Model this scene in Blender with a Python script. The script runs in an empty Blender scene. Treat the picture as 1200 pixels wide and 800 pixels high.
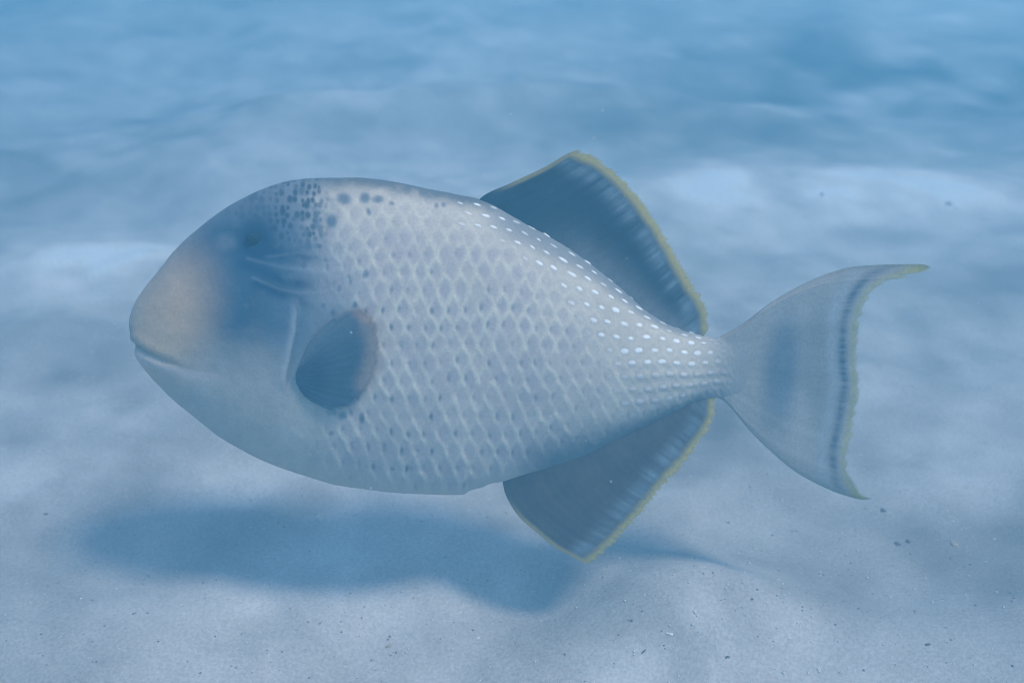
import bpy, math
import numpy as np
from mathutils import Vector

R = math.radians
scene = bpy.context.scene
col = scene.collection

# ------------------------------------------------------------------ camera, sky, sun, exposure
PITCH = R(28.0)            # camera looks down at the sea bed
LENS, SENSOR = 40.0, 36.0
FW = SENSOR / LENS         # frame width at distance 1
DIST = 0.717               # camera to fish
FISH_Z = 0.201             # height of the fish's axis above the sand
cam_pos = Vector((0.0, -DIST * math.cos(PITCH), FISH_Z + DIST * math.sin(PITCH)))

cd = bpy.data.cameras.new("camera")
cam = bpy.data.objects.new("camera", cd)
col.objects.link(cam)
cd.lens, cd.sensor_width = LENS, SENSOR
cd.clip_start, cd.clip_end = 0.01, 200.0
cam.location = cam_pos
cam.rotation_euler = (math.pi / 2 - PITCH, 0, 0)
cd.dof.use_dof = True
cd.dof.focus_distance = 0.70
cd.dof.aperture_fstop = 7.0
scene.camera = cam

SUN_FROM = Vector((0.49, -0.27, 1.0)).normalized()
world = bpy.data.worlds.new("World")
scene.world = world
world.use_nodes = True
wn = world.node_tree
wn.nodes.clear()
sky = wn.nodes.new("ShaderNodeTexSky")
sky.sky_type = 'NISHITA'
sky.sun_disc = False
sky.sun_elevation = math.asin(SUN_FROM.z)
sky.sun_rotation = math.atan2(SUN_FROM.x, SUN_FROM.y)
bg = wn.nodes.new("ShaderNodeBackground")
bg.inputs['Strength'].default_value = 0.15
wo = wn.nodes.new("ShaderNodeOutputWorld")
wn.links.new(sky.outputs[0], bg.inputs[0])
wn.links.new(bg.outputs[0], wo.inputs[0])

sl = bpy.data.lights.new("sun", 'SUN')
sl.energy = 2.45
sl.angle = R(11.0)
sl.color = (1.0, 0.95, 0.88)
sun = bpy.data.objects.new("sun", sl)
col.objects.link(sun)
sun.location = (0.6, -0.4, 3)
sun.rotation_euler = (-SUN_FROM).to_track_quat('-Z', 'Y').to_euler()

scene.view_settings.view_transform = 'Standard'
scene.view_settings.look = 'None'
scene.view_settings.exposure = 0.13
scene.view_settings.gamma = 1.0
scene.view_settings.use_curve_mapping = False
scene.render.engine = 'CYCLES'
scene.cycles.use_denoising = True
scene.cycles.volume_bounces = 2
scene.cycles.max_bounces = 8
scene.cycles.use_adaptive_sampling = False
scene.cycles.filter_width = 1.1

WATER_DENSITY = 0.50
WATER_COLOR = (0.25, 0.70, 0.96)


# ------------------------------------------------------------------ numpy helpers
def hash2(ix, iy, seed=0):
    n = (ix.astype(np.int64) * 374761393 + iy.astype(np.int64) * 668265263 + seed * 974634777) & 0xffffffff
    n = ((n ^ (n >> 13)) * 1274126177) & 0xffffffff
    n = (n ^ (n >> 16)) & 0xffffffff
    n = (n * 2246822519) & 0xffffffff
    n = (n ^ (n >> 15)) & 0xffffff
    return n / float(0xffffff)


def vnoise(x, y, seed=0):
    ix, iy = np.floor(x), np.floor(y)
    fx, fy = x - ix, y - iy
    fx = fx * fx * fx * (fx * (fx * 6 - 15) + 10)
    fy = fy * fy * fy * (fy * (fy * 6 - 15) + 10)
    a, b = hash2(ix, iy, seed), hash2(ix + 1, iy, seed)
    c, d = hash2(ix, iy + 1, seed), hash2(ix + 1, iy + 1, seed)
    return (a + (b - a) * fx) * (1 - fy) + (c + (d - c) * fx) * fy - 0.5


def fbm(x, y, seed=0, octaves=4, gain=0.5):
    s, a = 0.0, 1.0
    for k in range(octaves):
        s = s + a * vnoise(x * 2 ** k + 17.3 * k, y * 2 ** k - 9.1 * k, seed + k)
        a *= gain
    return s


def sstep(a, b, x):
    t = np.clip((x - a) / (b - a), 0, 1)
    return t * t * (3 - 2 * t)


def blob(x, y, cx, cy, rx, ry, rot=0.0, soft=0.5):
    c, s = math.cos(rot), math.sin(rot)
    dx, dy = x - cx, y - cy
    d = np.sqrt(((dx * c + dy * s) / rx) ** 2 + ((-dx * s + dy * c) / ry) ** 2)
    return 1 - sstep(1 - soft, 1 + soft, d)


def pchip(xk, yk, x):
    xk, yk = np.asarray(xk, float), np.asarray(yk, float)
    h = np.diff(xk)
    dl = np.diff(yk) / h
    m = np.zeros_like(yk)
    for i in range(1, len(xk) - 1):
        if dl[i - 1] * dl[i] > 0:
            w1, w2 = 2 * h[i] + h[i - 1], h[i] + 2 * h[i - 1]
            m[i] = (w1 + w2) / (w1 / dl[i - 1] + w2 / dl[i])
    m[0], m[-1] = dl[0], dl[-1]
    i = np.clip(np.searchsorted(xk, x) - 1, 0, len(h) - 1)
    t = (x - xk[i]) / h[i]
    return ((1 + 2 * t) * (1 - t) ** 2 * yk[i] + t * (1 - t) ** 2 * h[i] * m[i]
            + t * t * (3 - 2 * t) * yk[i + 1] + t * t * (t - 1) * h[i] * m[i + 1])


def curve_pts(pts, n, smooth=True):
    """resample a polyline (smoothly) to n points by arc length"""
    p = np.asarray(pts, float)
    d = np.concatenate([[0], np.cumsum(np.hypot(*np.diff(p, axis=0).T))])
    t = np.linspace(0, d[-1], n)
    if smooth and len(p) > 2:
        return np.stack([pchip(d, p[:, 0], t), pchip(d, p[:, 1], t)], 1)
    return np.stack([np.interp(t, d, p[:, 0]), np.interp(t, d, p[:, 1])], 1)


def seg_dist(x, y, pts):
    """distance to a polyline, and the position (0..1) along it"""
    p = np.asarray(pts, float)
    best = np.full(x.shape, 1e9)
    pos = np.zeros(x.shape)
    n = len(p) - 1
    for i in range(n):
        ax, ay = p[i]
        bx, by = p[i + 1]
        L = (bx - ax) ** 2 + (by - ay) ** 2
        t = np.clip(((x - ax) * (bx - ax) + (y - ay) * (by - ay)) / max(L, 1e-9), 0, 1)
        d = np.hypot(x - ax - t * (bx - ax), y - ay - t * (by - ay))
        k = d < best
        best = np.where(k, d, best)
        pos = np.where(k, (i + t) / n, pos)
    return best, pos


def mix(a, b, f):
    return a + (np.asarray(b, float) - a) * f[..., None]


def grid_mesh(name, V, closed_v=False, colors=None, flip=False):
    """V: (n, m, 3) grid of points -> mesh object data"""
    n, m, _ = V.shape
    idx = np.arange(n * m).reshape(n, m)
    if closed_v:
        nxt = np.roll(idx, -1, axis=1)
        q = np.stack([idx[:-1], nxt[:-1], nxt[1:], idx[1:]], -1).reshape(-1, 4)
    else:
        q = np.stack([idx[:-1, :-1], idx[:-1, 1:], idx[1:, 1:], idx[1:, :-1]], -1).reshape(-1, 4)
    if flip:
        q = q[:, ::-1]
    return raw_mesh(name, V.reshape(-1, 3), q, None if colors is None else colors.reshape(-1, colors.shape[-1]))


def raw_mesh(name, verts, quads, colors=None):
    me = bpy.data.meshes.new(name)
    verts = np.ascontiguousarray(verts, dtype=np.float32)
    quads = np.ascontiguousarray(quads, dtype=np.int32)
    k = quads.shape[1]
    me.vertices.add(len(verts))
    me.vertices.foreach_set('co', verts.ravel())
    me.loops.add(quads.size)
    me.loops.foreach_set('vertex_index', quads.ravel())
    me.polygons.add(len(quads))
    me.polygons.foreach_set('loop_start', np.arange(0, quads.size, k, dtype=np.int32))
    me.polygons.foreach_set('loop_total', np.full(len(quads), k, dtype=np.int32))
    me.polygons.foreach_set('use_smooth', np.ones(len(quads), dtype=bool))
    me.update(calc_edges=True)
    me.validate()
    if colors is not None:
        at = me.color_attributes.new('pigment', 'FLOAT_COLOR', 'POINT')
        c = np.ones((len(verts), 4), np.float32)
        c[:, :colors.shape[1]] = colors
        at.data.foreach_set('color', c.ravel())
    return me


def link(name, me, mat, parent=None):
    o = bpy.data.objects.new(name, me)
    col.objects.link(o)
    if mat:
        me.materials.append(mat)
    if parent:
        o.parent = parent
    return o


# ------------------------------------------------------------------ materials
def node_mat(name):
    m = bpy.data.materials.new(name)
    m.use_nodes = True
    nt = m.node_tree
    return m, nt, nt.nodes['Principled BSDF'], nt.nodes['Material Output']


def noise_node(nt, scale, detail=4, rough=0.55):
    tc = nt.nodes.new('ShaderNodeTexCoord')
    n = nt.nodes.new('ShaderNodeTexNoise')
    n.inputs['Scale'].default_value = scale
    n.inputs['Detail'].default_value = detail
    n.inputs['Roughness'].default_value = rough
    nt.links.new(tc.outputs['Object'], n.inputs['Vector'])
    return n


def pigment_mat(name, rough, spec, translucent=0.0, grain=900, grain_amt=0.12, bump=0.15):
    m, nt, b, out = node_mat(name)
    at = nt.nodes.new('ShaderNodeVertexColor')
    at.layer_name = 'pigment'
    nz = noise_node(nt, grain)
    mr = nt.nodes.new('ShaderNodeMapRange')
    mr.inputs['From Min'].default_value = 0.3
    mr.inputs['From Max'].default_value = 0.7
    mr.inputs['To Min'].default_value = 1 - grain_amt
    mr.inputs['To Max'].default_value = 1 + grain_amt
    nt.links.new(nz.outputs['Fac'], mr.inputs['Value'])
    mul = nt.nodes.new('ShaderNodeVectorMath')
    mul.operation = 'SCALE'
    nt.links.new(at.outputs['Color'], mul.inputs[0])
    nt.links.new(mr.outputs['Result'], mul.inputs['Scale'])
    nt.links.new(mul.outputs['Vector'], b.inputs['Base Color'])
    b.inputs['Roughness'].default_value = rough
    b.inputs['Specular IOR Level'].default_value = spec
    bp = nt.nodes.new('ShaderNodeBump')
    bp.inputs['Strength'].default_value = bump
    bp.inputs['Distance'].default_value = 0.0006
    nt.links.new(nz.outputs['Fac'], bp.inputs['Height'])
    nt.links.new(bp.outputs['Normal'], b.inputs['Normal'])
    if translucent > 0:
        tr = nt.nodes.new('ShaderNodeBsdfTranslucent')
        nt.links.new(mul.outputs['Vector'], tr.inputs['Color'])
        mx = nt.nodes.new('ShaderNodeMixShader')
        mx.inputs[0].default_value = translucent
        nt.links.new(b.outputs[0], mx.inputs[1])
        nt.links.new(tr.outputs[0], mx.inputs[2])
        tp = nt.nodes.new('ShaderNodeBsdfTransparent')
        ma = nt.nodes.new('ShaderNodeMixShader')
        nt.links.new(at.outputs['Alpha'], ma.inputs[0])
        nt.links.new(tp.outputs[0], ma.inputs[1])
        nt.links.new(mx.outputs[0], ma.inputs[2])
        nt.links.new(ma.outputs[0], out.inputs['Surface'])
    return m


def sand_mat():
    m, nt, b, out = node_mat('coral_sand')
    at = nt.nodes.new('ShaderNodeVertexColor')
    at.layer_name = 'pigment'
    n1 = noise_node(nt, 420, 5, 0.65)
    n2 = noise_node(nt, 1500, 3, 0.6)
    mr = nt.nodes.new('ShaderNodeMapRange')
    mr.inputs['From Min'].default_value = 0.3
    mr.inputs['From Max'].default_value = 0.72
    mr.inputs['To Min'].default_value = 0.76
    mr.inputs['To Max'].default_value = 1.16
    nt.links.new(n1.outputs['Fac'], mr.inputs['Value'])
    mul = nt.nodes.new('ShaderNodeVectorMath')
    mul.operation = 'SCALE'
    nt.links.new(at.outputs['Color'], mul.inputs[0])
    nt.links.new(mr.outputs['Result'], mul.inputs['Scale'])
    nt.links.new(mul.outputs['Vector'], b.inputs['Base Color'])
    b.inputs['Roughness'].default_value = 0.9
    b.inputs['Specular IOR Level'].default_value = 0.1
    bp = nt.nodes.new('ShaderNodeBump')
    bp.inputs['Strength'].default_value = 0.42
    bp.inputs['Distance'].default_value = 0.0015
    nt.links.new(n2.outputs['Fac'], bp.inputs['Height'])
    nt.links.new(bp.outputs['Normal'], b.inputs['Normal'])
    return m


def plain_mat(name, c1, c2, scale=300, rough=0.8, spec=0.15):
    m, nt, b, out = node_mat(name)
    n = noise_node(nt, scale)
    cr = nt.nodes.new('ShaderNodeValToRGB')
    cr.color_ramp.elements[0].position = 0.35
    cr.color_ramp.elements[1].position = 0.65
    cr.color_ramp.elements[0].color = (*c1, 1)
    cr.color_ramp.elements[1].color = (*c2, 1)
    nt.links.new(n.outputs['Fac'], cr.inputs['Fac'])
    nt.links.new(cr.outputs['Color'], b.inputs['Base Color'])
    b.inputs['Roughness'].default_value = rough
    b.inputs['Specular IOR Level'].default_value = spec
    return m


M_SAND = sand_mat()
M_SKIN = pigment_mat('fish_skin', 0.5, 0.12, 0.0, 700, 0.10, 0.2)
M_FIN = pigment_mat('fin_membrane', 0.5, 0.15, 0.30, 600, 0.12, 0.15)
M_EYE = plain_mat('eye_ring', (0.006, 0.022, 0.045), (0.014, 0.035, 0.06), 900, 0.5, 0.1)
M_PUPIL = plain_mat('eye_pupil', (0.002, 0.006, 0.012), (0.005, 0.010, 0.018), 900, 0.3, 0.2)


# ------------------------------------------------------------------ sea bed
def ground_at(px, py):
    """where the line of sight through a place in the photograph meets the level z = 0"""
    sx, sy = (px - 600) / 1200 * FW, (400 - py) / 1200 * FW
    c, s = math.cos(PITCH), math.sin(PITCH)
    d = Vector((sx, c + sy * s, -s + sy * c))
    t = -cam_pos.z / d.z
    return cam_pos.x + d.x * t, cam_pos.y + d.y * t


MOUNDS = []   # x, y, radius x, radius y, height, rotation


def mound(px, py, rx, ry, h, rot=0.0):
    x, y = ground_at(px, py)
    MOUNDS.append((x, y, rx, ry, h, rot))


mound(790, 715, 0.085, 0.050, 0.034, 0.05)      # the hump in front of the tail's shadow
mound(615, 715, 0.075, 0.035, -0.016)          # hollow in front of it
mound(330, 715, 0.20, 0.05, 0.010)
mound(130, 640, 0.09, 0.05, -0.006)
mound(1080, 660, 0.16, 0.07, -0.012, 0.15)
mound(1060, 760, 0.20, 0.05, 0.010)
mound(1040, 430, 0.16, 0.08, 0.016)
mound(1010, 225, 0.30, 0.20, 0.014, 0.05)
mound(1030, 275, 0.20, 0.07, -0.014, 0.05)
mound(1060, 110, 0.45, 0.25, -0.030, -0.1)
mound(700, 120, 0.30, 0.16, 0.030)
mound(820, 170, 0.30, 0.10, -0.018)
mound(450, 130, 0.28, 0.13, 0.030)
mound(90, 310, 0.16, 0.12, 0.012)
mound(60, 240, 0.22, 0.10, -0.020)
mound(180, 90, 0.4, 0.2, -0.03)


def sand_height(x, y):
    wx = x + 0.05 * vnoise(x * 3, y * 3, 3)
    wy = y + 0.06 * vnoise(x * 2.5, y * 3, 4)
    far = np.clip((y + 0.1) / 1.4, 0, 1)
    h = (0.020 + 0.012 * far) * fbm(wx * 2.9, wy * 3.0, 11, 3, 0.42)
    h = h + (0.013 + 0.005 * far) * fbm(wx * 8.0, wy * 8.5, 23, 3, 0.42)
    h = h + 0.0032 * fbm(x * 24, y * 28, 31, 4, 0.5)
    for (cx, cy, rx, ry, a, rot) in MOUNDS:
        c, s = math.cos(rot), math.sin(rot)
        dx, dy = x - cx, y - cy
        h = h + a * np.exp(-((dx * c + dy * s) / rx) ** 2 - ((-dx * s + dy * c) / ry) ** 2)
    # keep the bed near level right under the fish
    return h


u = np.linspace(-1, 1, 560)
gx = 0.42 * np.sinh(u * 5.0) / np.sinh(5.0) * (30 / 0.42)
s = np.linspace(-1.0, 1, 640)
gy = 0.15 + 30 * np.sinh(s * 4.9) / np.sinh(4.9)
GX, GY = np.meshgrid(gx, gy, indexing='ij')
GZ = sand_height(GX, GY)
base = np.zeros(GX.shape + (3,)) + np.array([0.480, 0.452, 0.432])
tone = fbm(GX * 3.4 + 5, GY * 3.2, 51, 4, 0.55)
tone2 = fbm(GX * 9 + 0.8 * tone, GY * 8.5 + 2, 55, 4, 0.55)
tone3 = fbm(GX * 26, GY * 24 + 7, 58, 4, 0.6)
base *= (1 + 0.36 * tone + 0.46 * tone2 + 0.22 * tone3)[..., None]
speck = sstep(0.16, 0.34, fbm(GX * 16, GY * 20, 61, 3, 0.6)) * sstep(0.0, 0.3, fbm(GX * 3.1, GY * 4.0, 66, 2) + 0.12)
base = mix(base, (0.36, 0.34, 0.31), 0.35 * speck)
DAPPLED_LIGHT = [  # dappled wave light, dark and pale, painted into the sand: px, py, radii in m, amount
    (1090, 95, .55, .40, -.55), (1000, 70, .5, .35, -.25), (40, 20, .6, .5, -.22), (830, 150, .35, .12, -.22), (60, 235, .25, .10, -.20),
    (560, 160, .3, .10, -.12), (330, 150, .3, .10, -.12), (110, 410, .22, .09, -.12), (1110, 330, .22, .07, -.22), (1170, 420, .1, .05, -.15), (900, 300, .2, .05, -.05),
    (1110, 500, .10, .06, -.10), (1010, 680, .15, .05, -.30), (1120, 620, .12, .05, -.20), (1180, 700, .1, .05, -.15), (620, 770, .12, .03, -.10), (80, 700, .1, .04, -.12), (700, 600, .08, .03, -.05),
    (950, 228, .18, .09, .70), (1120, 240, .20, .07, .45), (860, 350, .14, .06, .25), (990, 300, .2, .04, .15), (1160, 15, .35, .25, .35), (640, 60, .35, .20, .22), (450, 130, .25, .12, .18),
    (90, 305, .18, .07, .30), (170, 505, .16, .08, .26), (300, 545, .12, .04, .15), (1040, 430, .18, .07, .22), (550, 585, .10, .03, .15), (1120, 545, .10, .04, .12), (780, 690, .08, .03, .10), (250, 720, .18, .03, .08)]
for (px_, py_, rx_, ry_, am_) in DAPPLED_LIGHT:
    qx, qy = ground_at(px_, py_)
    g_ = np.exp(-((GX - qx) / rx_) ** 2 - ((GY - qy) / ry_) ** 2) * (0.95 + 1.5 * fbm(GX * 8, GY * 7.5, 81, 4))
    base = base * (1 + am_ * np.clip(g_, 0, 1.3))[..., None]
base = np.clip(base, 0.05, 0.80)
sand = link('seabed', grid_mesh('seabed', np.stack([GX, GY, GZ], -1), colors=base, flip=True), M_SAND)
sand['kind'] = 'structure'
sand['label'] = 'pale rippled coral sand sea bed under the fish'


def sand_point(x, y):
    return float(sand_height(np.array([x]), np.array([y]))[0])


# ------------------------------------------------------------------ the fish
ROLL = R(15.0)                     # the fish leans its back away from the camera
PX = DIST * FW / 1200              # metres to one photograph pixel at the fish
BASE_PY = 662                      # lowest point of the fish (anal fin tip)


def plane_xz(px, py):
    """photograph place -> x, z in the fish's mid plane"""
    a = PITCH - ROLL
    sx, sy = (px - 600) / 1200 * FW, (400 - py) / 1200 * FW
    c, s = math.cos(a), math.sin(a)
    lam = DIST * c / (c + sy * s)
    return sx * lam, DIST * s + lam * (sy * c - s)


def seen_at(x, y, z):
    """x, y, z in the fish's frame (z from its axis) -> photograph place"""
    a = PITCH - ROLL
    c, s = math.cos(a), math.sin(a)
    dy, dz = y + DIST * c, z - DIST * s
    dep = dy * c - dz * s
    return 600 + 1200 / FW * x / dep, 400 - 1200 / FW * (dy * s + dz * c) / dep


Z_BASE = float(plane_xz(600.0, float(BASE_PY))[1])
fish = bpy.data.objects.new('triggerfish', None)
col.objects.link(fish)
fish.empty_display_size = 0.05
fish.location = (0, Z_BASE * math.sin(ROLL), FISH_Z + Z_BASE * math.cos(ROLL))
fish.rotation_euler = (-ROLL, 0, 0)
fish['label'] = 'grey triggerfish with yellow edged dark fins swimming left above the sand'
fish['category'] = 'fish'

TOP = [(152, 379), (155, 362), (165, 344), (180, 324), (200, 299), (225, 274), (255, 250), (285, 232), (315, 219),
       (345, 211), (380, 208.5), (420, 208.5), (460, 213), (500, 221), (530, 227), (560, 233), (600, 249), (640, 270),
       (680, 295), (720, 327), (760, 361), (790, 379), (815, 389), (838, 395.5), (852, 391.5), (868, 384), (885, 375), (905, 364)]
BOT = [(152, 381), (155, 394), (159, 408), (165, 424), (180, 444), (200, 464), (225, 485), (250, 505), (275, 521),
       (310, 539), (350, 554), (400, 568), (440, 574), (480, 577.5), (520, 578.5), (543, 579), (550, 575), (565, 570),
       (574, 566), (588, 564), (600, 561), (640, 552), (680, 538), (720, 519), (760, 499), (800, 480), (825, 469),
       (840, 466), (852, 473), (868, 488), (885, 506), (905, 522)]
WID = [(152, 0.5), (156, 11), (165, 20), (185, 31), (220, 44), (300, 61), (400, 71), (500, 67), (600, 57), (700, 42),
       (780, 28), (825, 16), (845, 10.5), (860, 7.0), (875, 4.6), (890, 2.6), (905, 0.6)]


def prof(tab, x):
    t = np.asarray(tab, float)
    return pchip(np.sqrt(t[:, 0] - 152), t[:, 1], np.sqrt(np.maximum(x - 152, 0)))


def sect(x):
    return 1.12 + 0.55 * sstep(530, 640, x)


def half_width(px, py):
    top, bot = prof(TOP, px), prof(BOT, px)
    vn = np.clip(((top + bot) / 2 - py) / np.maximum((bot - top) / 2, 0.5), -1, 1)
    return prof(WID, px) * np.sqrt(1 - vn * vn) ** sect(px)


NX, NT = 720, 760
t = np.linspace(0, 1, NX)
e = 0.06
f = (np.sqrt(t * t + e * e) - e) / (math.sqrt(1 + e * e) - e)
bx = 152 + 753 * f
th = np.linspace(0, 2 * np.pi, NT, endpoint=False)
BX = np.repeat(bx[:, None], NT, 1)
top, bot, wid = prof(TOP, bx)[:, None], prof(BOT, bx)[:, None], prof(WID, bx)[:, None]
cen, hh = (top + bot) / 2, np.maximum((bot - top) / 2, 0.3)
VN = np.repeat(np.sin(th)[None, :], NX, 0)
BY = cen - hh * VN                                   # photograph y
LAT = wid * np.sign(np.cos(th))[None, :] * np.abs(np.cos(th))[None, :] ** sect(bx)[:, None]
bxm, bzm = plane_xz(BX, BY)
SX, SY = seen_at(bxm, -np.abs(LAT) * PX, bzm)        # where each point of the flank shows in the photograph
JX = SX + 1.6 * fbm(BX / 40, BY / 40, 5, 2)          # small irregularities
JY = SY + 1.6 * fbm(BX / 40 + 9, BY / 40, 6, 2)


def fish_pigment(x, y, vn, lat):
    n1 = fbm(x / 38, y / 38, 71, 4)
    n2 = fbm(x / 9, y / 9, 75, 3)
    c = np.zeros(x.shape + (3,)) + np.array([0.575, 0.505, 0.415])
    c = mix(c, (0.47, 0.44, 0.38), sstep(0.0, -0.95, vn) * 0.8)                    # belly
    c = mix(c, (0.11, 0.125, 0.14), sstep(0.90, 1.0, vn + 0.03 * n2) * sstep(300, 350, x) * (1 - sstep(570, 620, x)) * 0.95)
    # lower jaw and throat
    jaw = (1 - sstep(310, 430, x + (y - 440) * 0.3)) * sstep(405, 440, y)
    c = mix(c, (0.46, 0.41, 0.36), jaw * 0.9)
    # nape
    nape = (1 - sstep(345, 415, x + n2 * 18)) * (1 - sstep(285, 330, y))
    c = mix(c, (0.19, 0.21, 0.235), nape * 0.95)
    # dark cheek, with a soft front edge
    cheek = blob(x, y, 294, 350, 94, 112, 0.22, 0.6)
    cheek = np.maximum(cheek, blob(x, y, 258, 305, 62, 50, -0.7, 0.5) * 0.9)
    cheek = cheek * (1 - 0.85 * sstep(365, 462, y + 10 * n1)) * (1 - sstep(325, 400, x + (330 - y) * 0.15))
    c = mix(c, (0.028, 0.072, 0.130), np.clip(cheek * (1.05 + 0.22 * n1 + 0.12 * n2), 0, 1) * 0.97)
    # behind the gill
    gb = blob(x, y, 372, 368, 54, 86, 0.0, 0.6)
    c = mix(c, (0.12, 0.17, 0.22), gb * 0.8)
    # nose
    nose = blob(x, y, 190, 372, 52, 74, 0.35, 0.75)
    c = mix(c, (0.62, 0.41, 0.25), nose * 0.88)
    snout = (1 - sstep(150, 200, x + (y - 380) * 0.5))
    c = mix(c, (0.24, 0.24, 0.24), snout * 0.35)
    # eye socket patch
    c = mix(c, (0.008, 0.036, 0.082), blob(x, y, 297, 284, 20, 27, 0.1, 0.5) * 0.95)
    # pleats behind the eye
    for pl, wd, am in (([(308, 292), (330, 300), (358, 302), (384, 303)], 6, .8),
                       ([(288, 308), (315, 322), (340, 331), (362, 333), (395, 334)], 7, .75),
                       ([(300, 333), (322, 342), (345, 350)], 5, .8),
                       ([(350, 352), (372, 362)], 5, .3)):
        d, pos = seg_dist(x, y, pl)
        c = mix(c, (0.012, 0.045, 0.095), np.exp(-(d / (wd * 1.25)) ** 2) * np.clip(am * 1.25 * (1 + 0.9 * n2), 0, 1) * (1 - 0.6 * sstep(.6, 1, pos)))
    for pl, wd, am in (([(312, 300), (345, 297), (385, 298)], 2.0, .35),
                       ([(290, 302), (330, 313), (365, 316), (400, 318)], 2.2, .4),
                       ([(296, 325), (325, 338), (352, 342), (398, 343)], 2.0, .45)):
        d, pos = seg_dist(x, y, pl)
        c = mix(c, (0.33, 0.36, 0.39), np.exp(-(d / wd) ** 2) * am * 0.5 * (1 - 0.5 * sstep(.7, 1, pos)))
    # bony gill edge
    d, pos = seg_dist(x, y, GILL)
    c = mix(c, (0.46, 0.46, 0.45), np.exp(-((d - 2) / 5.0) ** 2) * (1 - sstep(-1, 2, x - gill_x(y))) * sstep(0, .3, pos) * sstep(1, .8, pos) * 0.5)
    c = mix(c, (0.08, 0.12, 0.16), np.exp(-(d / 5) ** 2) * sstep(-1, 2, x - gill_x(y)) * 0.8 * sstep(0, .2, pos) * sstep(1, .8, pos))  # narrow shadow behind the gill edge, painted into the pigment
    # lips
    d, pos = seg_dist(x, y, LIPLINE)
    below = y > np.interp(x, [p[0] for p in LIPLINE], [p[1] for p in LIPLINE])
    c = mix(c, (0.62, 0.51, 0.46), np.exp(-((d - 7) / 8) ** 2) * sstep(0, 4, y - np.interp(x, [p[0] for p in LIPLINE], [p[1] for p in LIPLINE])) * (1 - sstep(.7, 1, pos)) * 0.75)
    c = mix(c, (0.17, 0.17, 0.17), np.exp(-(d / 3.0) ** 2) * (1 - sstep(.2, .55, pos)) * 0.5)
    # nostril
    c = mix(c, (0.17, 0.19, 0.21), blob(x, y, 264, 283, 11, 9, 0, .8) * 0.6)
    c = mix(c, (0.07, 0.09, 0.11), blob(x, y, 266, 282, 2.6, 2.0, 0, .8) * 0.35)
    c = c * (1 + 0.10 * n1 + 0.10 * n2)[..., None]
    return c


GILL = [(346, 346), (348, 365), (346, 388), (340, 412), (335, 440), (333, 462)]
LIPLINE = [(157, 404), (170, 413), (190, 422), (212, 430), (240, 434), (290, 438)]


def gill_x(y):
    return np.interp(y, [p[1] for p in GILL], [p[0] for p in GILL])


# scale lattice: u runs along the body, v across it; the two diagonals p and q bound the scales
pitch_tab = np.linspace(100, 900, 801)
ucum = np.cumsum(1 / np.interp(pitch_tab, [100, 420, 560, 720, 800, 900], [18, 19.3, 18.8, 17.8, 16.5, 15]))
UU = np.interp(SX, pitch_tab, ucum) + 0.20 * fbm(BX / 34, BY / 34, 16, 3)
GS = 42.0 * np.exp(-0.0025 * np.maximum(SX - 610, 0)) * (1 - 0.10 * sstep(480, 380, SX))   # height of a scale
VV = (425 - SY) / GS + 0.75 * np.clip((VN - 0.70) / 0.30, 0, 1) ** 2 + 0.12 * fbm(BX / 45, BY / 45, 15, 2)
P, Q = UU + VV, UU - VV
P, Q = P + 0.022 * np.sin(2 * np.pi * Q + 0.6), Q + 0.022 * np.sin(2 * np.pi * P - 0.6)
fp, fq = P - np.floor(P), Q - np.floor(Q)
cid = (np.floor(P), np.floor(Q))
edge_p, edge_q = np.minimum(fp, 1 - fp), np.minimum(fq, 1 - fq)
scaled = sstep(350, 420, BX) * sstep(1.0, 0.86, np.abs(VN)) * (1 - sstep(845, 875, BX))
scaled = scaled * np.clip(1 - blob(SX, SY, 385, 415, 50, 60, 0, .3), 0, 1)
scaled = scaled * sstep(-0.98, -0.72, VN + 0.15 * sstep(420, 520, BX))
low = sstep(0.25, -0.35, VN)                                  # lower flank: one diagonal dominates
rear = sstep(620, 720, BX)
soft_n = 0.80 + 1.0 * fbm(BX / 17, BY / 17, 19, 3)
rp = np.exp(-(edge_p / 0.20) ** 2)
rq = np.exp(-(edge_q / 0.20) ** 2) * (1 - 0.45 * low)
ridge = np.clip((1 - (1 - rp * 0.9) * (1 - rq * 0.9)) * np.clip(soft_n, 0.35, 1.15), 0, 1)
vary = hash2(*cid, seed=5)
vary2 = hash2(*cid, seed=8)
# front corner of each scale sinks into a pit
pu, pv = (fp + fq) / 2, (fp - fq) / 2
pit = np.exp(-((pu - 0.23) * 19 / 2.1) ** 2 - (pv * GS / 4.2) ** 2)
v3, v4 = hash2(*cid, seed=12) - 0.5, hash2(*cid, seed=13) - 0.5
ksz = 0.72 + 0.5 * hash2(*cid, seed=14)
kdx, kdy = (pu - 0.5) * 17.5 - 1.8 * v3, pv * GS - 2.0 * v4
kdy = kdy + 0.35 * kdx * sstep(420, 330, SY)                 # the upper ones slant with the row
knob = np.exp(-(kdx / (4.0 * ksz)) ** 2 - (kdy / (3.0 * ksz)) ** 2)
xb = np.interp(SY, [235, 262, 292, 310, 340, 365, 400, 430], [530, 548, 598, 622, 654, 679, 708, 724])
KR = sstep(-18, 26, SX - xb + 18 * v3) * (1 - 0.85 * sstep(418, 440, SY))
KR = KR * (1 - sstep(815, 858, SX)) * sstep(0.998, 0.975, VN)
pearl = np.clip(KR * (0.6 + 0.6 * vary), 0, 1)
far_rows = sstep(690, 760, BX) * sstep(-0.75, -0.3, VN) * (1 - sstep(840, 865, BX))

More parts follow.
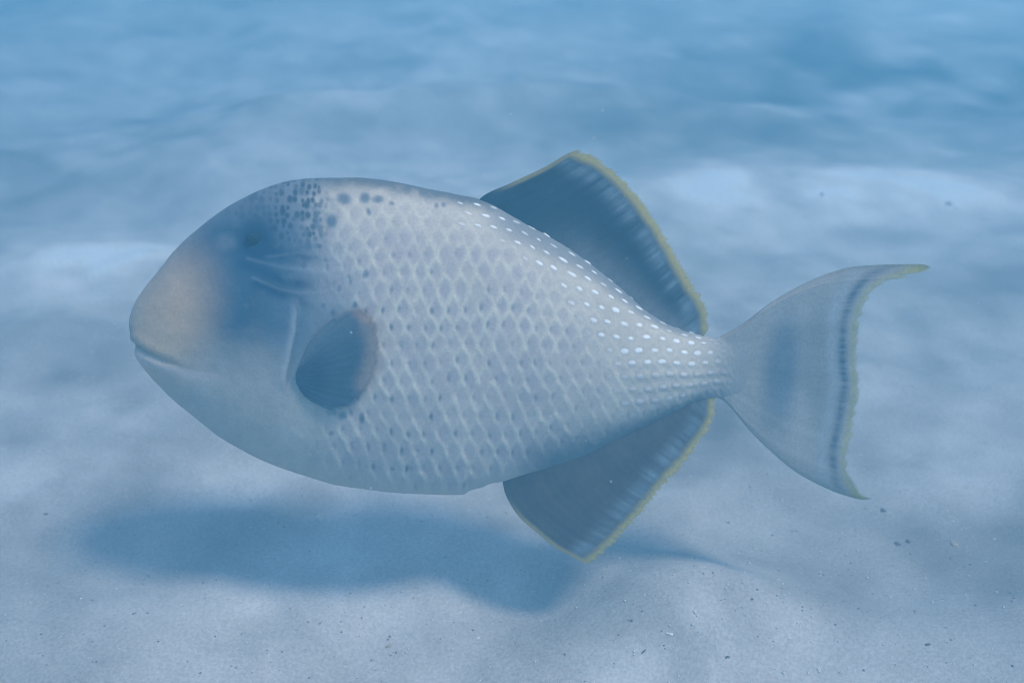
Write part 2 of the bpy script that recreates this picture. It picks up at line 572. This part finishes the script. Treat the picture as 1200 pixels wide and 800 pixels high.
pig = fish_pigment(JX, JY, VN, LAT)
amt = scaled * (1 - 0.5 * rear) * (1 - 0.7 * KR) * (1 - 0.5 * sstep(0.6, 0.85, VN))
pig = mix(pig, (0.62, 0.59, 0.50), amt * ridge * (0.33 + 0.12 * low))
pig = mix(pig, (0.39, 0.345, 0.355), amt * (1 - ridge) * (0.50 + 0.40 * vary))
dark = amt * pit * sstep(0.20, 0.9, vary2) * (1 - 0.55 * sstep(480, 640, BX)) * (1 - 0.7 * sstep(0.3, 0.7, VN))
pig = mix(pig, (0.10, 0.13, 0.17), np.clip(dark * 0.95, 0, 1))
kn = sstep(0.30, 0.70, knob)
pig = mix(pig, (0.90, 0.90, 0.88), np.clip(kn * pearl * 1.25, 0, 1))
pig = mix(pig, (0.62, 0.61, 0.59), np.clip(kn * far_rows * (1 - KR) * (0.3 + .5 * vary), 0, 1))
ring = np.exp(-((np.hypot(kdx / 4, kdy / 3) - 1.7) / 0.6) ** 2)
pig = mix(pig, (0.30, 0.32, 0.34), np.clip(ring * KR * scaled, 0, 1) * 0.12)
# darker flank towards the two dark fins
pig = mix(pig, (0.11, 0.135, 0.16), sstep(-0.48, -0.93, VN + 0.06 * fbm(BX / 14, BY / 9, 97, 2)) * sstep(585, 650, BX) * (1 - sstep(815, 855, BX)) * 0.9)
pig = mix(pig, (0.085, 0.105, 0.13), sstep(0.74, 0.955, VN) * sstep(550, 610, BX) * (1 - sstep(790, 830, BX)) * (1 - kn * pearl) * 0.92)
pig = mix(pig, (0.36, 0.36, 0.36), sstep(0.75, 0.93, VN) * sstep(555, 590, BX) * (1 - kn * pearl) * 0.45)
# tail root
pig = mix(pig, (0.270, 0.268, 0.258), sstep(800, 872, BX) * (1 - 0.8 * kn * pearl))
# dark dots of the nape
gxn, gyn = JX / 7.6, JY / 8.2
ci, cj = np.floor(gxn), np.floor(gyn)
dots = np.zeros(BX.shape)
for di in (-1, 0, 1):
    for dj in (-1, 0, 1):
        a, b_ = ci + di, cj + dj
        ox, oy = a + 0.2 + 0.6 * hash2(a, b_, 41), b_ + 0.2 + 0.6 * hash2(a, b_, 42)
        r = 0.24 + 0.28 * hash2(a, b_, 43)
        dd = np.hypot((gxn - ox), (gyn - oy) * 0.8)
        dots = np.maximum(dots, (1 - sstep(r * 0.5, r * 1.4, dd)) * sstep(0.05, 0.3, hash2(a, b_, 44)))
nmask = sstep(262, 280, JX) * (1 - sstep(366, 396, JX)) * (1 - sstep(278, 300, JY)) * (1 - blob(JX, JY, 297, 284, 18, 26))
pig = mix(pig, (0.03, 0.055, 0.085), dots * nmask * 0.75 * np.clip(0.9 + 1.1 * fbm(BX / 20, BY / 20, 47, 2), 0.3, 1.2))
for (sx_, sy_, rx_, ry_, am) in ((403, 233, 8, 6.5, .8), (428, 232, 6, 6, .8), (443, 234, 6.5, 4.5, .75), (389, 259, 5.5, 7.5, .85),
                                 (371, 262, 3.2, 6, .7), (369, 246, 3.6, 6, .5), (432, 249, 2.4, 4.5, .7), (459, 238, 3, 2.5, .6),
                                 (351, 290, 4, 3, .7), (361, 289, 4.5, 4.5, .85), (374, 288, 2.6, 2.6, .85), (342, 301, 5, 4, .6),
                                 (356, 311, 3, 3.5, .7), (369, 302, 3, 2, .5), (382, 304, 2, 2, .5), (268, 252, 4, 5, .6),
                                 (276, 259, 4, 5, .7), (261, 260, 3, 4, .6), (358, 272, 3, 5, .6), (342, 274, 4, 6, .6),
                                 (512, 241, 2.5, 3, .6), (520, 240, 2.5, 3, .6), (428, 321, 3, 5, .7), (409, 324, 2.5, 3, .5),
                                 (416, 357, 2.5, 4, .7), (398, 338, 2.5, 4, .5), (390, 366, 3, 4, .7), (379, 358, 2.5, 3, .6),
                                 (402, 486, 5, 4, .6), (424, 489, 3.5, 6, .8), (386, 482, 4, 4, .5), (450, 520, 3, 3, .4),
                                 (460, 549, 2.5, 2, .5), (388, 507, 3, 2.5, .5), (482, 548, 2.5, 2.5, .3)):
    pig = mix(pig, (0.08, 0.12, 0.17), blob(JX, JY, sx_, sy_, rx_, ry_, 0.3 * math.sin(sx_), 0.55) * am)
pig = np.clip(pig, 0.01, 0.92)

# relief, in photograph pixels along the surface normal
disp = scaled * (1 - 0.7 * KR) * (1 - 0.5 * sstep(0.45, 0.75, VN)) * (1.0 * ridge - 1.3 * pit * (0.35 + 0.6 * vary) + 0.25 * np.sin(np.pi * np.clip(pu, 0, 1)))
disp = disp * (1 - 0.4 * rear)
disp = disp + 0.7 * kn * pearl + 0.5 * kn * far_rows * (1 - KR)
disp = disp + 0.5 * far_rows * np.cos(2 * np.pi * VV * 2) * sstep(415, 440, SY)
gd, gpos = seg_dist(SX, SY, GILL)
on = sstep(0, .15, gpos) * sstep(1.0, .85, gpos)
left = SX < gill_x(SY)
disp = disp + on * np.where(left, 1.3 * np.exp(-(gd / 13) ** 2), 1.3 - 3.4 * sstep(0, 4, gd) + 2.1 * sstep(3, 16, gd))
ld, lpos = seg_dist(SX, SY, LIPLINE)
lfade = 1 - sstep(.25, .70, lpos)
disp = disp - 3.2 * np.exp(-(ld / 4.0) ** 2) * lfade
disp = disp + 1.5 * np.exp(-((ld - 8) / 7) ** 2) * lfade
disp = disp - 2.2 * blob(SX, SY, 297, 283, 20, 25, 0, .5)                      # eye socket
for pl in ([(290, 306), (325, 319), (362, 325), (398, 327)], [(300, 331), (322, 342), (348, 350), (385, 352)],
           [(305, 292), (340, 299), (385, 301)]):
    d, pos = seg_dist(SX, SY, pl)
    disp = disp - 0.9 * np.exp(-(d / 5.0) ** 2) * sstep(0, .3, pos) * (1 - sstep(.6, 1, pos))
disp = disp + 0.8 * fbm(BX / 26, BY / 26, 95, 3)

V = np.stack([bxm, LAT * PX, bzm - Z_BASE], -1)
du = np.gradient(V, axis=0)
dv = np.roll(V, -1, 1) - np.roll(V, 1, 1)
nrm = np.cross(du, dv)
nrm /= np.maximum(np.linalg.norm(nrm, axis=-1, keepdims=True), 1e-12)
outward = np.stack([np.zeros_like(LAT), LAT, VN * 40], -1)
if np.mean(np.sum(nrm * outward, -1)) < 0:
    nrm = -nrm
fade = sstep(152, 158, BX)
V = V + nrm * (disp * fade * PX)[..., None]
V[0] = V[0].mean(axis=0)
body = link('body', grid_mesh('body', V, closed_v=True, colors=pig), M_SKIN, fish)


# ------------------------------------------------------------------ fins
def fin_mesh(name, base, lead, outer, rear_edge, ns, nt, thick0, thick1, pigment, nrays, ray_amp, lat=None, fray=0.0, seed=1,
             bend=None, taper=0.6, root=False, clear=0.0, rim_fade=6.0, film=1.0, frill=0.8):
    """four boundary curves -> a thin two-sided fin with ray relief; s runs along base/outer edge, t outwards"""
    B, O = curve_pts(base, ns), curve_pts(outer, ns)
    L, K = curve_pts(lead, nt), curve_pts(rear_edge, nt)
    s = np.linspace(0, 1, ns)[:, None, None]
    tt = np.linspace(0, 1, nt)[None, :, None]
    G = (B[:, None] * (1 - tt) + O[:, None] * tt + L[None] * (1 - s) + K[None] * s
         - ((1 - s) * (1 - tt) * B[0] + s * (1 - tt) * B[-1] + (1 - s) * tt * O[0] + s * tt * O[-1]))
    S = np.repeat(s[..., 0], nt, 1)
    T = np.repeat(tt[..., 0], ns, 0)
    if fray > 0:     # worn, feathered outer edge between the ray tips
        ray = np.abs(np.sin(np.pi * S * nrays))
        wob = fray * ((1 - ray) * 0.35 + 0.9 * vnoise(S * nrays * 1.0, S * 0 + 3.3, seed) + 0.6 * vnoise(S * nrays * 3.7, S * 0 + 1.3, seed))
        dirv = G[:, -1] - G[:, -4]
        dirv = dirv / np.maximum(np.linalg.norm(dirv, axis=1, keepdims=True), 1e-6)
        G = G - dirv[:, None] * (wob * T ** 6)[..., None]
    x, y = G[..., 0], G[..., 1]
    colr = np.clip(pigment(x, y, S, T, O, L, K), 0.008, 0.9)
    de, _ = seg_dist(x, y, O)
    fringe = vnoise(S * nrays * 3.0, S * 0 + 0.7, seed + 3)
    opac = clear + (1 - clear) * sstep(0.0, rim_fade, de - 0.6 + rim_fade * frill * fringe)
    opac = np.clip(opac, 0.0, 1) * film
    colr = np.concatenate([colr, np.clip(opac, 0, 1)[..., None]], -1)
    w = thick0 + (thick1 - thick0) * T ** taper
    w = w * np.minimum(1, 0.25 + 6 * np.minimum(S, 1 - S))
    if root:
        w = w * (0.15 + 0.85 * sstep(0.08, 0.30, T))
    w = w + ray_amp * (np.cos(2 * np.pi * S * nrays) * 0.5 + 0.5) * (1 - 0.4 * T)
    off = np.zeros_like(x) if lat is None else lat(x, y, S, T)
    if bend is not None:
        off = off + bend(x, y, S, T)
    if lat is not None:                    # a fin on the flank: slide it so that it shows where the outline was taken
        mx_, my_ = x.copy(), y.copy()
        for _ in range(10):
            off = lat(mx_, my_, S, T)
            a_, b_ = plane_xz(mx_, my_)
            qa, qb = seen_at(a_, -np.abs(off) * PX, b_)
            mx_, my_ = mx_ + x - qa, my_ + y - qb
        x, y = mx_, my_
    fx, fz = plane_xz(x, y)
    A = np.stack([fx, (off - w) * PX, fz - Z_BASE], -1)
    C = np.stack([fx, (off + w) * PX, fz - Z_BASE], -1)
    # closed shell: front sheet then back sheet reversed in t
    Vs = np.concatenate([A, C[:, ::-1]], 1)
    cs = np.concatenate([colr, colr[:, ::-1]], 1)
    n, m, _ = Vs.shape
    return grid_mesh(name, Vs, closed_v=True, colors=cs)


YELLOW = (0.58, 0.47, 0.16)


def dark_fin_pigment(margin, band, seedv, nrays, back_light, ground):
    def fn(x, y, S, T, O, L, K):
        n1 = fbm(x / 22, y / 22, seedv, 3)
        raynoise = 0.6 * vnoise(S * nrays * 1.4, T * 1.5, seedv + 9) + 0.55 * vnoise(S * nrays * 3.1, T * 3, seedv + 12)
        c = np.zeros(x.shape + (3,)) + np.array(ground)
        d, pos = seg_dist(x, y, O)
        dl, _ = seg_dist(x, y, L)
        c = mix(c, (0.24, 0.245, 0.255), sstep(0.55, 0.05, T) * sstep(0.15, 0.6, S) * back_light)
        # bluish grey, rayed band inside the yellow margin
        bm = np.exp(-((d - band * 0.72) / (band * 0.38)) ** 2) * (0.55 + 0.9 * raynoise)
        c = mix(c, (0.26, 0.33, 0.39), np.clip(bm, 0, 1) * 0.85)
        c = c * (1 + 0.25 * n1 + 0.22 * raynoise)[..., None]
        jag = 2.4 * raynoise
        edge = 1 - sstep(margin * 0.5, margin * 1.4, d + jag)
        c = mix(c, YELLOW, edge * 0.92)
        c = mix(c, (0.44, 0.36, 0.15), (1 - sstep(2.5, 6.5, dl)) * sstep(.12, .45, T) * 0.8)
        return c
    return fn


dorsal = fin_mesh('dorsal_fin',
                  base=[(556, 240), (600, 262), (640, 284), (680, 308), (720, 340), (760, 372), (800, 392), (822, 396)],
                  lead=[(556, 240), (566, 230), (600, 214), (640, 195), (668, 179), (679, 175)],
                  outer=[(679, 175), (700, 184), (725, 203), (750, 231), (775, 265), (795, 300), (812, 330), (825, 350), (832, 368), (832, 382)],
                  rear_edge=[(822, 396), (827, 390), (832, 382)],
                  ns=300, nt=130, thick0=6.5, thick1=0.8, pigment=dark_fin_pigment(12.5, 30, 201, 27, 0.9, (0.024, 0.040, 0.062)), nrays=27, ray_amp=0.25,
                  fray=3.0, seed=7, bend=lambda x, y, S, T: 9 * T ** 2 * np.sin(3.0 * S + 0.4))
link('dorsal_fin', dorsal, M_FIN, fish)

anal = fin_mesh('anal_fin',
                base=[(588, 558), (630, 550), (680, 532), (720, 513), (760, 493), (800, 474), (836, 460)],
                lead=[(588, 558), (591, 574), (598, 590), (610, 607), (625, 620), (650, 640), (675, 654), (691, 662)],
                outer=[(691, 662), (706, 649), (730, 625), (760, 590), (785, 560), (803, 541), (812, 530), (826, 511), (838, 490), (840, 470)],
                rear_edge=[(836, 460), (838, 464), (840, 470)],
                ns=300, nt=130, thick0=6.0, thick1=0.8, pigment=dark_fin_pigment(11.0, 28, 221, 25, 0.2, (0.105, 0.085, 0.080)), nrays=25, ray_amp=0.2,
                fray=3.2, seed=17, bend=lambda x, y, S, T: -7 * T ** 2 * np.sin(3.0 * S + 0.2))
link('anal_fin', anal, M_FIN, fish)


def caudal_pigment(x, y, S, T, O, L, K):
    n1 = fbm(x / 26, y / 26, 301, 4)
    rayn = vnoise(S * 34, T * 3, 305)
    c = np.zeros(x.shape + (3,)) + np.array([0.48, 0.455, 0.42])
    c = mix(c, (0.50, 0.43, 0.38), (1 - sstep(.04, .22, S)) * 0.6 + sstep(.8, .97, S) * 0.6)
    c = mix(c, (0.13, 0.19, 0.26), blob(x, y, 915, 432, 20, 62, 0.12, 0.65) * 0.75)
    c = mix(c, (0.28, 0.30, 0.30), blob(x, y, 960, 425, 22, 75, 0.0, 0.5) * 0.6)
    d, pos = seg_dist(x, y, O)
    mid = sstep(.12, .30, pos) * (1 - sstep(.84, .95, pos))
    c = mix(c, (0.46, 0.50, 0.52), np.exp(-((d - 31) / 7) ** 2) * 0.7 * mid)
    tick = 0.72 + 0.5 * vnoise(S * 120, T * 2.0, 311) + 0.4 * vnoise(S * 12, T * 2.0, 312)
    c = mix(c, (0.06, 0.10, 0.16), np.clip(np.exp(-((d - 18.5) / 5.0) ** 2) * tick * sstep(.06, .28, pos) * (1 - sstep(.85, .97, pos)), 0, 1) * 0.92)
    edge = 1 - sstep(8.0, 12.5, d + 1.5 * rayn)
    c = mix(c, (0.50, 0.46, 0.26), edge * 0.85)
    tip = np.clip(sstep(1040, 1078, x) + sstep(556, 575, y) * sstep(980, 1005, x), 0, 1)
    c = mix(c, (0.50, 0.42, 0.08), tip * 0.85)
    dl, _ = seg_dist(x, y, L)
    dk, _ = seg_dist(x, y, K)
    c = mix(c, (0.30, 0.29, 0.22), (1 - sstep(1.5, 4.5, np.minimum(dl, dk))) * sstep(.45, .9, T) * 0.6)
    return c * (1 + 0.12 * n1 + 0.10 * rayn)[..., None]


caudal = fin_mesh('tail_fin',
                  base=[(808, 404), (806, 420), (806, 440), (808, 456)],
                  lead=[(808, 404), (825, 399.5), (838, 396.5), (852, 390), (870, 380), (900, 357), (940, 333), (975, 318), (1000, 311.5), (1040, 308.5), (1075, 307.5), (1088, 311)],
                  outer=[(1088, 311), (1070, 320), (1040, 330), (1021, 342), (1010, 360), (1004, 385), (1003, 420), (1005, 445), (1000, 478),
                         (996, 500), (990, 530), (992, 550), (1003, 566), (1017, 577)],
                  rear_edge=[(808, 456), (825, 459), (838, 463), (846, 467.5), (860, 482), (880, 506), (905, 530), (930, 550), (960, 566), (985, 575), (1006, 579), (1017, 577)],
                  ns=260, nt=240, root=True, thick0=6.0, thick1=0.8, pigment=caudal_pigment, nrays=17, ray_amp=0.18, film=0.93, rim_fade=6.0, fray=1.2, seed=27,
                  bend=lambda x, y, S, T: -15 * T ** 3 + 5 * T ** 2 * np.sin(5 * S), taper=0.85)
link('tail_fin', caudal, M_FIN, fish)


def pectoral_pigment(x, y, S, T, O, L, K):
    n1 = fbm(x / 18, y / 18, 401, 3)
    rayn = 0.6 * vnoise(S * 15, T * 2.5, 405)
    c = np.zeros(x.shape + (3,)) + np.array([0.070, 0.115, 0.165])
    c = mix(c, (0.035, 0.07, 0.115), blob(x, y, 362, 440, 20, 26, 0, .7) * 0.8)
    c = mix(c, (0.17, 0.21, 0.25), sstep(.0, .35, 0.42 - S) * 0.85)
    d, pos = seg_dist(x, y, O)
    rim = (1 - sstep(8, 30, d + 4 * rayn)) * sstep(.12, .28, pos) * (1 - sstep(.70, .86, pos))
    c = mix(c, (0.47, 0.35, 0.29), rim * 0.72)
    c = mix(c, (0.58, 0.36, 0.26), blob(x, y, 425, 368, 14, 9, .5, .5) * 0.5)
    return c * (1 + 0.15 * n1 + 0.18 * rayn)[..., None]


for side in (-1, 1):
    pf = fin_mesh('pectoral_fin',
                  base=[(352, 424), (349, 432), (347, 440), (348, 450)],
                  lead=[(352, 424), (362, 402), (378, 384), (394, 370)],
                  outer=[(394, 370), (408, 362), (421, 359), (434, 366), (443, 380), (446.5, 398), (446, 418), (441, 440),
                         (432, 458), (420, 471), (406, 480), (392, 483)],
                  rear_edge=[(348, 450), (356, 463), (372, 474), (392, 483)],
                  ns=150, nt=70, thick0=3.0, thick1=0.7, pigment=pectoral_pigment, nrays=15, ray_amp=0.3, clear=0.0, rim_fade=9.0, frill=0.25, fray=1.0, seed=37,
                  lat=lambda x, y, S, T: side * (half_width(x, y) + 1.5 + 9 * T ** 1.3))
    link('pectoral_fin', pf, M_FIN, fish)


# ------------------------------------------------------------------ eyes
def lathe(name, prof_, n=32):
    a = np.linspace(0, 2 * np.pi, n, endpoint=False)
    pr = np.asarray(prof_, float)
    Vv = np.stack([pr[:, None, 0] * np.cos(a), np.repeat(pr[:, None, 1], n, 1), pr[:, None, 0] * np.sin(a)], -1)
    return grid_mesh(name, Vv, closed_v=True)


ea, eb = 297.0, 281.0                      # mid-plane place whose flank point shows at (297, 281)
for _ in range(12):
    ew = float(half_width(np.array([ea]), np.array([eb]))[0]) - 1.4
    ex, ez = plane_xz(ea, eb)
    qa, qb = seen_at(ex, -ew * PX, ez)
    ea, eb = ea + 297 - qa, eb + 281 - qb
for side in (-1, 1):
    ball = [(max(9.5 * math.sin(a), 1e-3), -side * 4.0 * math.cos(a) * -1) for a in np.linspace(0, math.pi, 14)]
    eye = link('eye', lathe('eye', [(r_ * PX, y_ * PX) for r_, y_ in ball]), M_EYE, fish)
    eye.location = (ex, side * ew * PX, ez - Z_BASE)
    eye.rotation_euler = (side * -0.42, 0, side * -0.2)
    pb = [(max(5.4 * math.sin(a), 1e-3), 1.5 * math.cos(a)) for a in np.linspace(0, math.pi, 10)]
    pupil = link('pupil', lathe('pupil', [(r_ * PX, y_ * PX) for r_, y_ in pb]), M_PUPIL, eye)
    pupil.location = (0, side * 3.2 * PX, 0)

# ------------------------------------------------------------------ bits lying on the sand
M_DARK = plain_mat('dark_rubble', (0.10, 0.095, 0.09), (0.19, 0.18, 0.16), 500)
M_GRIT = plain_mat('grey_grit', (0.17, 0.16, 0.15), (0.32, 0.30, 0.27), 60)
M_PALE = plain_mat('pale_shell', (0.62, 0.60, 0.56), (0.78, 0.76, 0.72), 500, 0.5, 0.3)
M_BUFF = plain_mat('buff_coral', (0.34, 0.27, 0.20), (0.48, 0.40, 0.32), 500)


def chip_mesh(name, sx, sy, sz, seed, curl=0.0, n=20, m=12):
    """an uneven, flattened chip of shell or coral"""
    a = np.linspace(0, 2 * np.pi, n, endpoint=False)[None, :]
    b = np.linspace(0, np.pi, m)[:, None]
    rr = np.random.RandomState(seed)
    k = 1 + 0.22 * np.cos(a * 2 + rr.rand() * 6) * np.sin(b) + 0.16 * np.cos(a * 3 + rr.rand() * 6) * np.sin(b) \
        + 0.10 * np.cos(a * 5 + rr.rand() * 6 + 2 * b)
    x = sx * k * np.sin(b) * np.cos(a)
    y = sy * k * np.sin(b) * np.sin(a)
    z = sz * (np.cos(b) + 0 * a) * k - curl * (x / sx) ** 2 * sz
    return grid_mesh(name, np.stack([x, y, z], -1), closed_v=True, flip=True)


CHIPS = [  # name, px, py, half sizes in mm (x, y, z), turn, material, label, category
    ('rubble_chip', 1035, 598, 3.6, 2.6, 1.6, 0.2, M_DARK, 'dark rubble chip on the sand just below the lower tail tip', 'rubble'),
    ('rubble_chip', 1052, 637, 3.4, 3.0, 1.2, 0.9, M_DARK, 'flat dark rubble chip at the left of a pair below the tail', 'rubble'),
    ('rubble_chip', 1064, 634, 3.0, 2.6, 1.1, 0.3, M_DARK, 'small dark rubble chip at the right of a pair below the tail', 'rubble'),
    ('rubble_chip', 1118, 637, 4.2, 3.6, 1.3, 0.1, M_BUFF, 'brownish half buried chip far right below the tail', 'rubble'),
    ('coral_twig', 755, 764, 3.4, 0.9, 0.9, 0.95, M_DARK, 'thin slanting dark twig on the sand hump near the bottom edge', 'twig'),
    ('rubble_chip', 852, 770, 1.8, 1.6, 1.2, 0.4, M_DARK, 'tiny dark pebble right of the thin dark twig', 'pebble'),
    ('rubble_chip', 1087, 755, 2.4, 1.5, 1.2, 0.1, M_DARK, 'small dark pebble near the bottom right corner', 'pebble'),
    ('shell_flake', 785, 747, 3.6, 1.7, 0.8, 0.05, M_PALE, 'pale oblong shell flake on the sand hump', 'shell'),
    ('shell_flake', 560, 747, 1.8, 1.6, 1.1, 0.4, M_PALE, 'round pale shell bit below the anal fin near the bottom', 'shell'),
    ('shell_flake', 539, 717, 2.6, 0.9, 0.7, 0.1, M_PALE, 'thin pale shell sliver at the lower edge of the shadow', 'shell'),
    ('rubble_chip', 456, 757, 2.8, 2.2, 1.2, 0.5, M_BUFF, 'brown coral crumb amid a dark speckled patch, bottom centre', 'rubble'),
    ('rubble_chip', 963, 229, 4.0, 3.0, 2.2, 0.2, M_DARK, 'lone dark pebble on bright sand above the tail', 'pebble'),
    ('rubble_chip', 1112, 239, 7.0, 5.0, 3.0, 0.4, M_BUFF, 'buff coral lump on bright sand at the upper right', 'rubble'),
    ('shell_flake', 1121, 243, 4.5, 3.5, 2.0, 0.7, M_PALE, 'pale shell piece beside the buff coral lump, upper right', 'shell'),
    ('shell_flake', 48, 308, 6.0, 3.0, 1.4, 0.1, M_PALE, 'pale shell flake on the sand far left, level with the eye', 'shell'),
    ('rubble_chip', 54, 602, 2.0, 1.6, 1.2, 0.6, M_DARK, 'tiny dark pebble left of the shadow tip', 'pebble'),
]
for i, (nm, px_, py_, ax, ay, az, turn, mat_, lab, cat) in enumerate(CHIPS):
    x, y = ground_at(px_, py_)
    for _ in range(6):                       # follow the line of sight down to the uneven sand
        z = sand_point(x, y)
        k = (cam_pos.z - z) / cam_pos.z
        x0, y0 = ground_at(px_, py_)
        x, y = cam_pos.x + (x0 - cam_pos.x) * k, cam_pos.y + (y0 - cam_pos.y) * k
    o = link(nm, chip_mesh(nm, ax / 1400, ay / 1400, az / 1400, 100 + i, 0.5 if mat_ is M_PALE else 0.15), mat_)
    o.location = (x, y, sand_point(x, y) + az / 1400 * 0.15)
    o.rotation_euler = (0.12 * math.sin(i * 2.1), 0.12 * math.cos(i * 1.7), turn)
    o['label'], o['category'], o['group'] = lab, cat, 'bits lying on the sand'

# countless coarse grains
rng = np.random.RandomState(4)


def grit(name, n, mat_, label, smin, smax, seed):
    rg = np.random.RandomState(seed)
    xs, ys = [], []
    patches = [(455, 752, .05), (700, 690, .07), (840, 725, .07), (870, 345, .12), (1115, 245, .13), (60, 440, .10), (70, 320, .12),
               (235, 530, .07), (485, 585, .05), (1060, 640, .08), (760, 72, .2), (1080, 470, .12), (300, 640, .08), (960, 600, .08),
               (840, 790, .08), (1100, 780, .08), (200, 780, .08)]
    for (px_, py_, sp) in patches:
        x, y = ground_at(px_, py_)
        k = n // 28
        xs.append(x + rg.randn(k) * sp)
        ys.append(y + rg.randn(k) * sp * 0.7)
    k = n - n // 28 * len(patches)
    qx, qy = rg.uniform(-60, 1260, k), rg.uniform(0, 1, k) ** 0.6 * 900 - 20
    pts = np.array([ground_at(a_, b_) for a_, b_ in zip(qx, qy)])
    xs.append(pts[:, 0])
    ys.append(pts[:, 1])
    x, y = np.concatenate(xs), np.concatenate(ys)
    z = sand_height(x, y)
    N = len(x)
    sz = (smin + (smax - smin) * rg.rand(N) ** 3)
    octa = np.array([(1, 0, 0), (0, 1, 0), (-1, 0, 0), (0, -1, 0), (0, 0, 1), (0, 0, -1)], float)
    tri = np.array([(0, 1, 4), (1, 2, 4), (2, 3, 4), (3, 0, 4), (1, 0, 5), (2, 1, 5), (3, 2, 5), (0, 3, 5)])
    jit = 1 + 0.7 * (rg.rand(N, 6, 1) - 0.5)
    an = rg.rand(N) * 6.28
    vv = octa[None] * jit * sz[:, None, None] * np.array([1, 1, 0.6])
    c_, s_ = np.cos(an)[:, None], np.sin(an)[:, None]
    vx, vy = vv[..., 0] * c_ - vv[..., 1] * s_, vv[..., 0] * s_ + vv[..., 1] * c_
    P_ = np.stack([vx + x[:, None], vy + y[:, None], vv[..., 2] + z[:, None] + 0.15 * sz[:, None]], -1)
    T_ = (tri[None] + 6 * np.arange(N)[:, None, None]).reshape(-1, 3)
    o = link(name, raw_mesh(name, P_.reshape(-1, 3), T_), mat_)
    o['kind'] = 'stuff'
    o['label'] = label
    o['category'] = 'grit'


grit('dark_grit', 1700, M_GRIT, 'scattered dark coarse grains on the pale sand', 0.0003, 0.0011, 1)
grit('pale_grit', 2600, M_PALE, 'scattered white shell grains on the pale sand', 0.0003, 0.0012, 2)

# fine pale particles drifting in the water
rg = np.random.RandomState(12)
N = 520
dep = rg.uniform(0.35, 1.6, N)
ax_, ay_ = rg.uniform(-0.55, 0.55, N) * FW * dep, rg.uniform(-0.36, 0.36, N) * FW * dep
cP, sP = math.cos(PITCH), math.sin(PITCH)
pp = np.stack([ax_, cam_pos.y + dep * cP + ay_ * sP, cam_pos.z - dep * sP + ay_ * cP], -1)
keep = (pp[:, 2] > sand_height(pp[:, 0], pp[:, 1]) + 0.03) & ((np.abs(pp[:, 1]) > 0.07) | (pp[:, 2] > 0.38))
pp = pp[keep]
octa = np.array([(1, 0, 0), (0, 1, 0), (-1, 0, 0), (0, -1, 0), (0, 0, 1), (0, 0, -1)], float)
tri = np.array([(0, 1, 4), (1, 2, 4), (2, 3, 4), (3, 0, 4), (1, 0, 5), (2, 1, 5), (3, 2, 5), (0, 3, 5)])
sz = 0.00018 + 0.00034 * rg.rand(len(pp)) ** 2
vv = pp[:, None] + octa[None] * (1 + 0.6 * (rg.rand(len(pp), 6, 1) - 0.5)) * sz[:, None, None]
drift = link('drifting_particles', raw_mesh('drifting_particles', vv.reshape(-1, 3),
                                            (tri[None] + 6 * np.arange(len(pp))[:, None, None]).reshape(-1, 3)), M_PALE)
drift['kind'] = 'stuff'
drift['label'] = 'fine pale particles drifting in the blue water'
drift['category'] = 'particles'

# ------------------------------------------------------------------ the water: blue haze round everything
zmin, zmax = float(GZ.min()) - 1.0, cam_pos.z + 0.06
X0, X1, Y0, Y1 = -31.0, 31.0, -31.0, 31.5
hv = np.array([(X0, Y0, zmin), (X1, Y0, zmin), (X1, Y1, zmin), (X0, Y1, zmin), (X0, Y0, zmax), (X1, Y0, zmax), (X1, Y1, zmax), (X0, Y1, zmax)])
hq = np.array([(0, 3, 2, 1), (4, 5, 6, 7), (0, 1, 5, 4), (1, 2, 6, 5), (2, 3, 7, 6), (3, 0, 4, 7)])
hm = bpy.data.materials.new('water_haze')
hm.use_nodes = True
hm.node_tree.nodes.clear()
pv_ = hm.node_tree.nodes.new('ShaderNodeVolumePrincipled')
pv_.inputs['Color'].default_value = (*WATER_COLOR, 1)
pv_.inputs['Density'].default_value = WATER_DENSITY
pv_.inputs['Anisotropy'].default_value = 0.2
ho = hm.node_tree.nodes.new('ShaderNodeOutputMaterial')
hm.node_tree.links.new(pv_.outputs[0], ho.inputs['Volume'])
hz = link('haze', raw_mesh('haze', hv, hq), hm)
hz['kind'] = 'stuff'
hz['label'] = 'hazy blue sea water all round'
